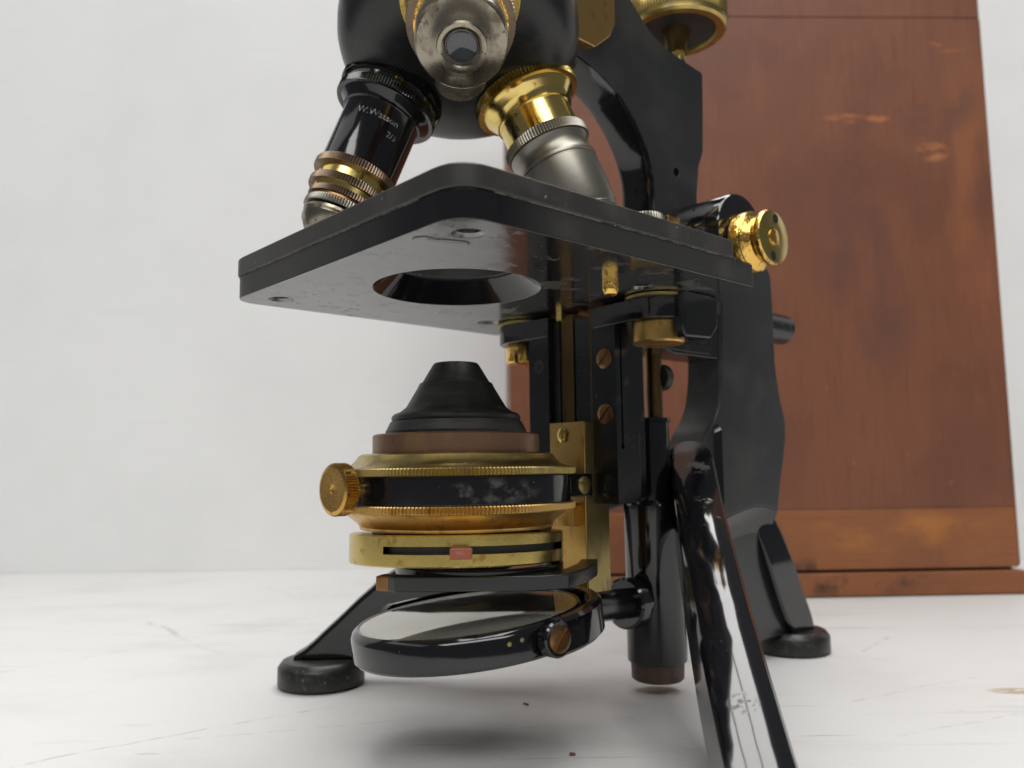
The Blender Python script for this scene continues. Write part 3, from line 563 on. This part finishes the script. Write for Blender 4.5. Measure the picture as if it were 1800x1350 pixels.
mb = MB(); prism([(62, 103), (98, 103), (98, 105.2), (62, 105.2)], -7, 7, AZ, mb); bm_obj('cross_web', mb, RUBBED, tail, bevel=.3)

# --- nosepiece and objectives (built round its own tilted axis)
T_, PH, L0N = R(21.0), R(23.5), 55.6; rz = Matrix.Rotation(R(4.1), 3, 'Z')
wN = Vector((0, -math.sin(T_), -math.cos(T_))); wW = Vector((0, -math.cos(T_), math.sin(T_))); wX = Vector((1, 0, 0))
AP = Vector((-14.7, 237.4, 159.38+CAM_H))
dirs = [math.cos(PH)*wN+math.sin(PH)*(c*wX+k*wW) for c, k in ((-.866, -.5), (.866, -.5), (0, 1))]
wN = rz @ wN; dirs = [rz @ d for d in dirs]
AL = loc(AP); NL = ldir(wN)
FN = frame(AL+NL*37.5, NL, ldir((0, -1, 0))) @ Matrix.Diagonal((1.10, 1.10, 1.10, 1)) @ Matrix.Translation((0, 0, -40.5))
dome = []
for i in range(25):
    t = math.pi*(i/24)-math.pi/2; c, s = math.cos(t), math.sin(t); e = 2/2.35
    e = 2/2.9 if s > 0 else 2/2.35; rr = 31.0*abs(c)**e; zz = (16.9 if s > 0 else 16)*math.copysign(abs(s)**e, s)
    dome.append((max(rr, .01), 40.5+zz))
nose = bm_obj('nosepiece', lathe(dome, 160, FN), MAT('nosepiece_enamel', (.010, .010, .011), 0, .30, 1.5, 0, ((.1, I3, .5, .7, (.026, .026, .026), .40, None), (.5, I3, .66, .74, (.05, .042, .036), .5, None), DUST), ((.6, I3, .02),)), MIC, smooth=60)
nut = bm_obj('centre_nut', lathe([(6.5, 55.5), (6.5, 58.3), (6.1, 58.8), (.01, 59.0)], 64, FN), NICKELD, nose)
for a in (R(35), R(-42), ):
    aa = a
    bm_obj('spanner_hole', lathe([(.95, 58.8), (.95, 59.06), (.01, 59.06)], 20, FN @ Matrix.Translation((4.2*math.cos(aa+R(0)), 4.2*math.sin(aa), 0))), HOLE, nut)
for c_, n_ in (((15.78, 23.54, 49.87), (.443, .659, .608)), ((14.25, 19.98, 53.43), (.332, .465, .82))):
    bm_obj('pin_hole', lathe([(.8, -.1), (.8, .05), (.01, .06)], 16, FN @ frame(c_, n_)), HOLE, nose)
def objective(d, prof, name, mt, rings, L0):
    dl = ldir(d); tocam = loc((0, 0, CAM_H))-AL; FO = frame(AL+dl*L0N, dl, tocam - dl*tocam.dot(dl)) @ Matrix.Diagonal((1.10, 1.10, 1.08, 1)) @ Matrix.Translation((0, 0, -L0))
    ob = bm_obj(name, lathe(prof, 128, FO), mt, MIC, smooth=30)
    bm_obj('boss', lathe([(14.2, L0-14), (13.0, L0-3.4), (12.7, L0-1.2), (12.0, L0-.4)], 96, FO), ENAMEL, nose, smooth=50)
    for nm, pr, te, kn, de, m2 in rings: bm_obj(nm, lathe(pr, M=FO, teeth=te, knurl=kn, depth=de) if te else lathe(pr, 128, FO), m2, ob, smooth=28)
    return ob, FO
def kring(L, h, r, e=.35): return [(r-2.2, L-e), (r-e*.6, L-e), (r, L), (r, L+h), (r-e*.6, L+h+e), (r-2.2, L+h+e)]
L0 = 58.1
obl, FO = objective(dirs[0], [(12.6, L0-2), (12.6, L0+5), (11.9, L0+6.4), (10.8, L0+7.4), (10.5, L0+8.3), (9.95, L0+8.5), (9.8, L0+8.8), (9.8, L0+26)], 'objective', ENAMEL, [
    ('knurled_ring', kring(L0, 1.6, 13.6), 110, (2, 3), .42, ENAMEL), ('knurled_ring', kring(L0+4.0, 1.6, 13.3), 110, (2, 3), .42, ENAMEL),
    ('knurled_ring', kring(L0+26.2, 1.4, 10.8), 90, (2, 3), .42, STEELB), ('brass_band', [(9.2, L0+27.6), (9.2, L0+31)], None, (), 0, BRASSY),
    ('knurled_ring', kring(L0+31.2, 1.3, 10.3), 88, (2, 3), .42, STEELB), ('brass_band', [(9.1, L0+32.6), (8.7, L0+34)], None, (), 0, BRASSY),
    ('knurled_ring', kring(L0+34.4, .9, 9.3), 80, (2, 3), .4, STEELB), ('stained_band', [(8.6, L0+35.4), (9.0, L0+36.6), (9.1, L0+37.3)], None, (), 0, BRASSB),
    ('knurled_ring', kring(L0+37.0, 1.2, 9.3), 84, (2, 3), .3, NICKEL),
    ('front_cap', [(8.2, L0+38.8), (8.7, L0+39.2), (8.75, L0+39.9), (8.4, L0+40.4), (8.6, L0+40.8), (8.3, L0+42.0), (7.0, L0+44.0), (4.9, L0+45.6), (3.6, L0+46.0), (3.4, L0+45.5), (.01, L0+45.5)], None, (), 0, NICKELD)], L0)
tag(obl, 'black objective with brown knurled rings and engraved lettering')
text_on_cyl(obl, 'W.Watson', FO, 9.86, R(40), L0+12.4, 2.5, WHITE)
text_on_cyl(obl, '2/3', FO, 9.86, R(-14), L0+16.2, 2.2, WHITE)
obr, FO = objective(dirs[1], [(12.6, L0-2), (12.6, L0+2.2), (12.2, L0+3.4), (11.0, L0+4.8), (10.5, L0+6.2), (10.4, L0+6.9), (9.95, L0+7.0), (9.75, L0+7.3), (9.75, L0+15.2)], 'objective', BRASSY, [
    ('knurled_ring', kring(L0, 1.9, 14.1), 92, (2, 3), .55, BRASS),
    ('knurled_ring', kring(L0+15.0, 1.9, 11.3), 92, (2, 3), .45, NICKEL),
    ('nickel_sleeve', [(10.4, L0+17.0), (10.7, L0+17.6), (10.0, L0+19.2), (9.9, L0+20.6), (10.4, L0+22.3), (10.65, L0+23.0), (10.6, L0+23.5), (10.25, L0+23.7), (10.25, L0+24.0), (10.5, L0+24.2), (10.5, L0+37.0), (10.2, L0+37.6), (10.0, L0+38.2), (10.1, L0+38.6), (9.8, L0+39.2), (4, L0+39.4), (.01, L0+39.0)], None, (), 0, NICKEL)], L0)
tag(obr, 'bright brass objective with a long nickel nose')
for tx, an, ll, sz in (('R', 44, 9.3, 2.3), ('A', 27, 8.7, 1.9), ('E', 36, 11.2, 1.6), ('W', 42, 13.0, 2.8)):
    text_on_cyl(obr, tx, FO, 9.81, R(an), L0+ll, sz, INK, rot=R(28))
ob3, FO = objective(dirs[2], [(12.6, L0-2), (12.6, L0+4), (10.2, L0+7), (10.0, L0+24)], 'objective', HAMMER, [
    ('knurled_ring', kring(L0, 1.9, 14.1), 120, (2, 3), .42, BRASS), ('hammered_sleeve', [(11.2, L0+8), (11.2, L0+19.5)], None, (), 0, HAMMER), ('knurled_ring', kring(L0+20, 2.0, 11.7), 90, (2, 3), .5, STEELB),
    ('nickel_nose', [(9.2, L0+22), (9.5, L0+23.5), (9.5, L0+33.2), (9.35, L0+33.9), (9.0, L0+34.5), (7.4, L0+35.2), (6.0, L0+36.4), (5.3, L0+37.0), (5.05, L0+37.2), (4.9, L0+38.1), (4.2, L0+38.3), (3.7, L0+37.9), (3.3, L0+37.2)], None, (), 0, NICKELD),
    ('front_lens', [(3.35, L0+37.1), (3.0, L0+37.35), (2.1, L0+37.7), (.01, L0+37.9)], None, (), 0, LENS)], L0)
tag(ob3, 'stained nickel objective pointing at the viewer')

# ------------------------------------------------------------------ crumbs on the table
CRUMB = MAT('brown_crumb', (.17, .075, .055), 0, .7)
def crumb(x, y, sx, sy, sz, rz, lab):
    mb = MB(); Mx = Matrix.Translation((0, 0, sz/2)) @ Matrix.Rotation(R(8), 4, 'Y')
    prism([(-sx/2, -sy/2), (sx*.45, -sy*.55), (sx/2, sy*.4), (-sx*.4, sy/2)], -sz/2, sz/2, Mx, mb)
    o = bm_obj('crumb', mb, CRUMB, None); o.location = (x*S, y*S, .0002); o.rotation_euler = (0, 0, rz); tag(o, lab, 'crumb', group='crumbs of brown dirt on the table')
crumb(13, 201.2, 1.5, .8, .4, R(5), 'square brown crumb lying on the table nearest the viewer')
crumb(2.8, 242.8, 1.6, .5, .4, R(-20), 'slim brown crumb lying on the table below the round mirror')
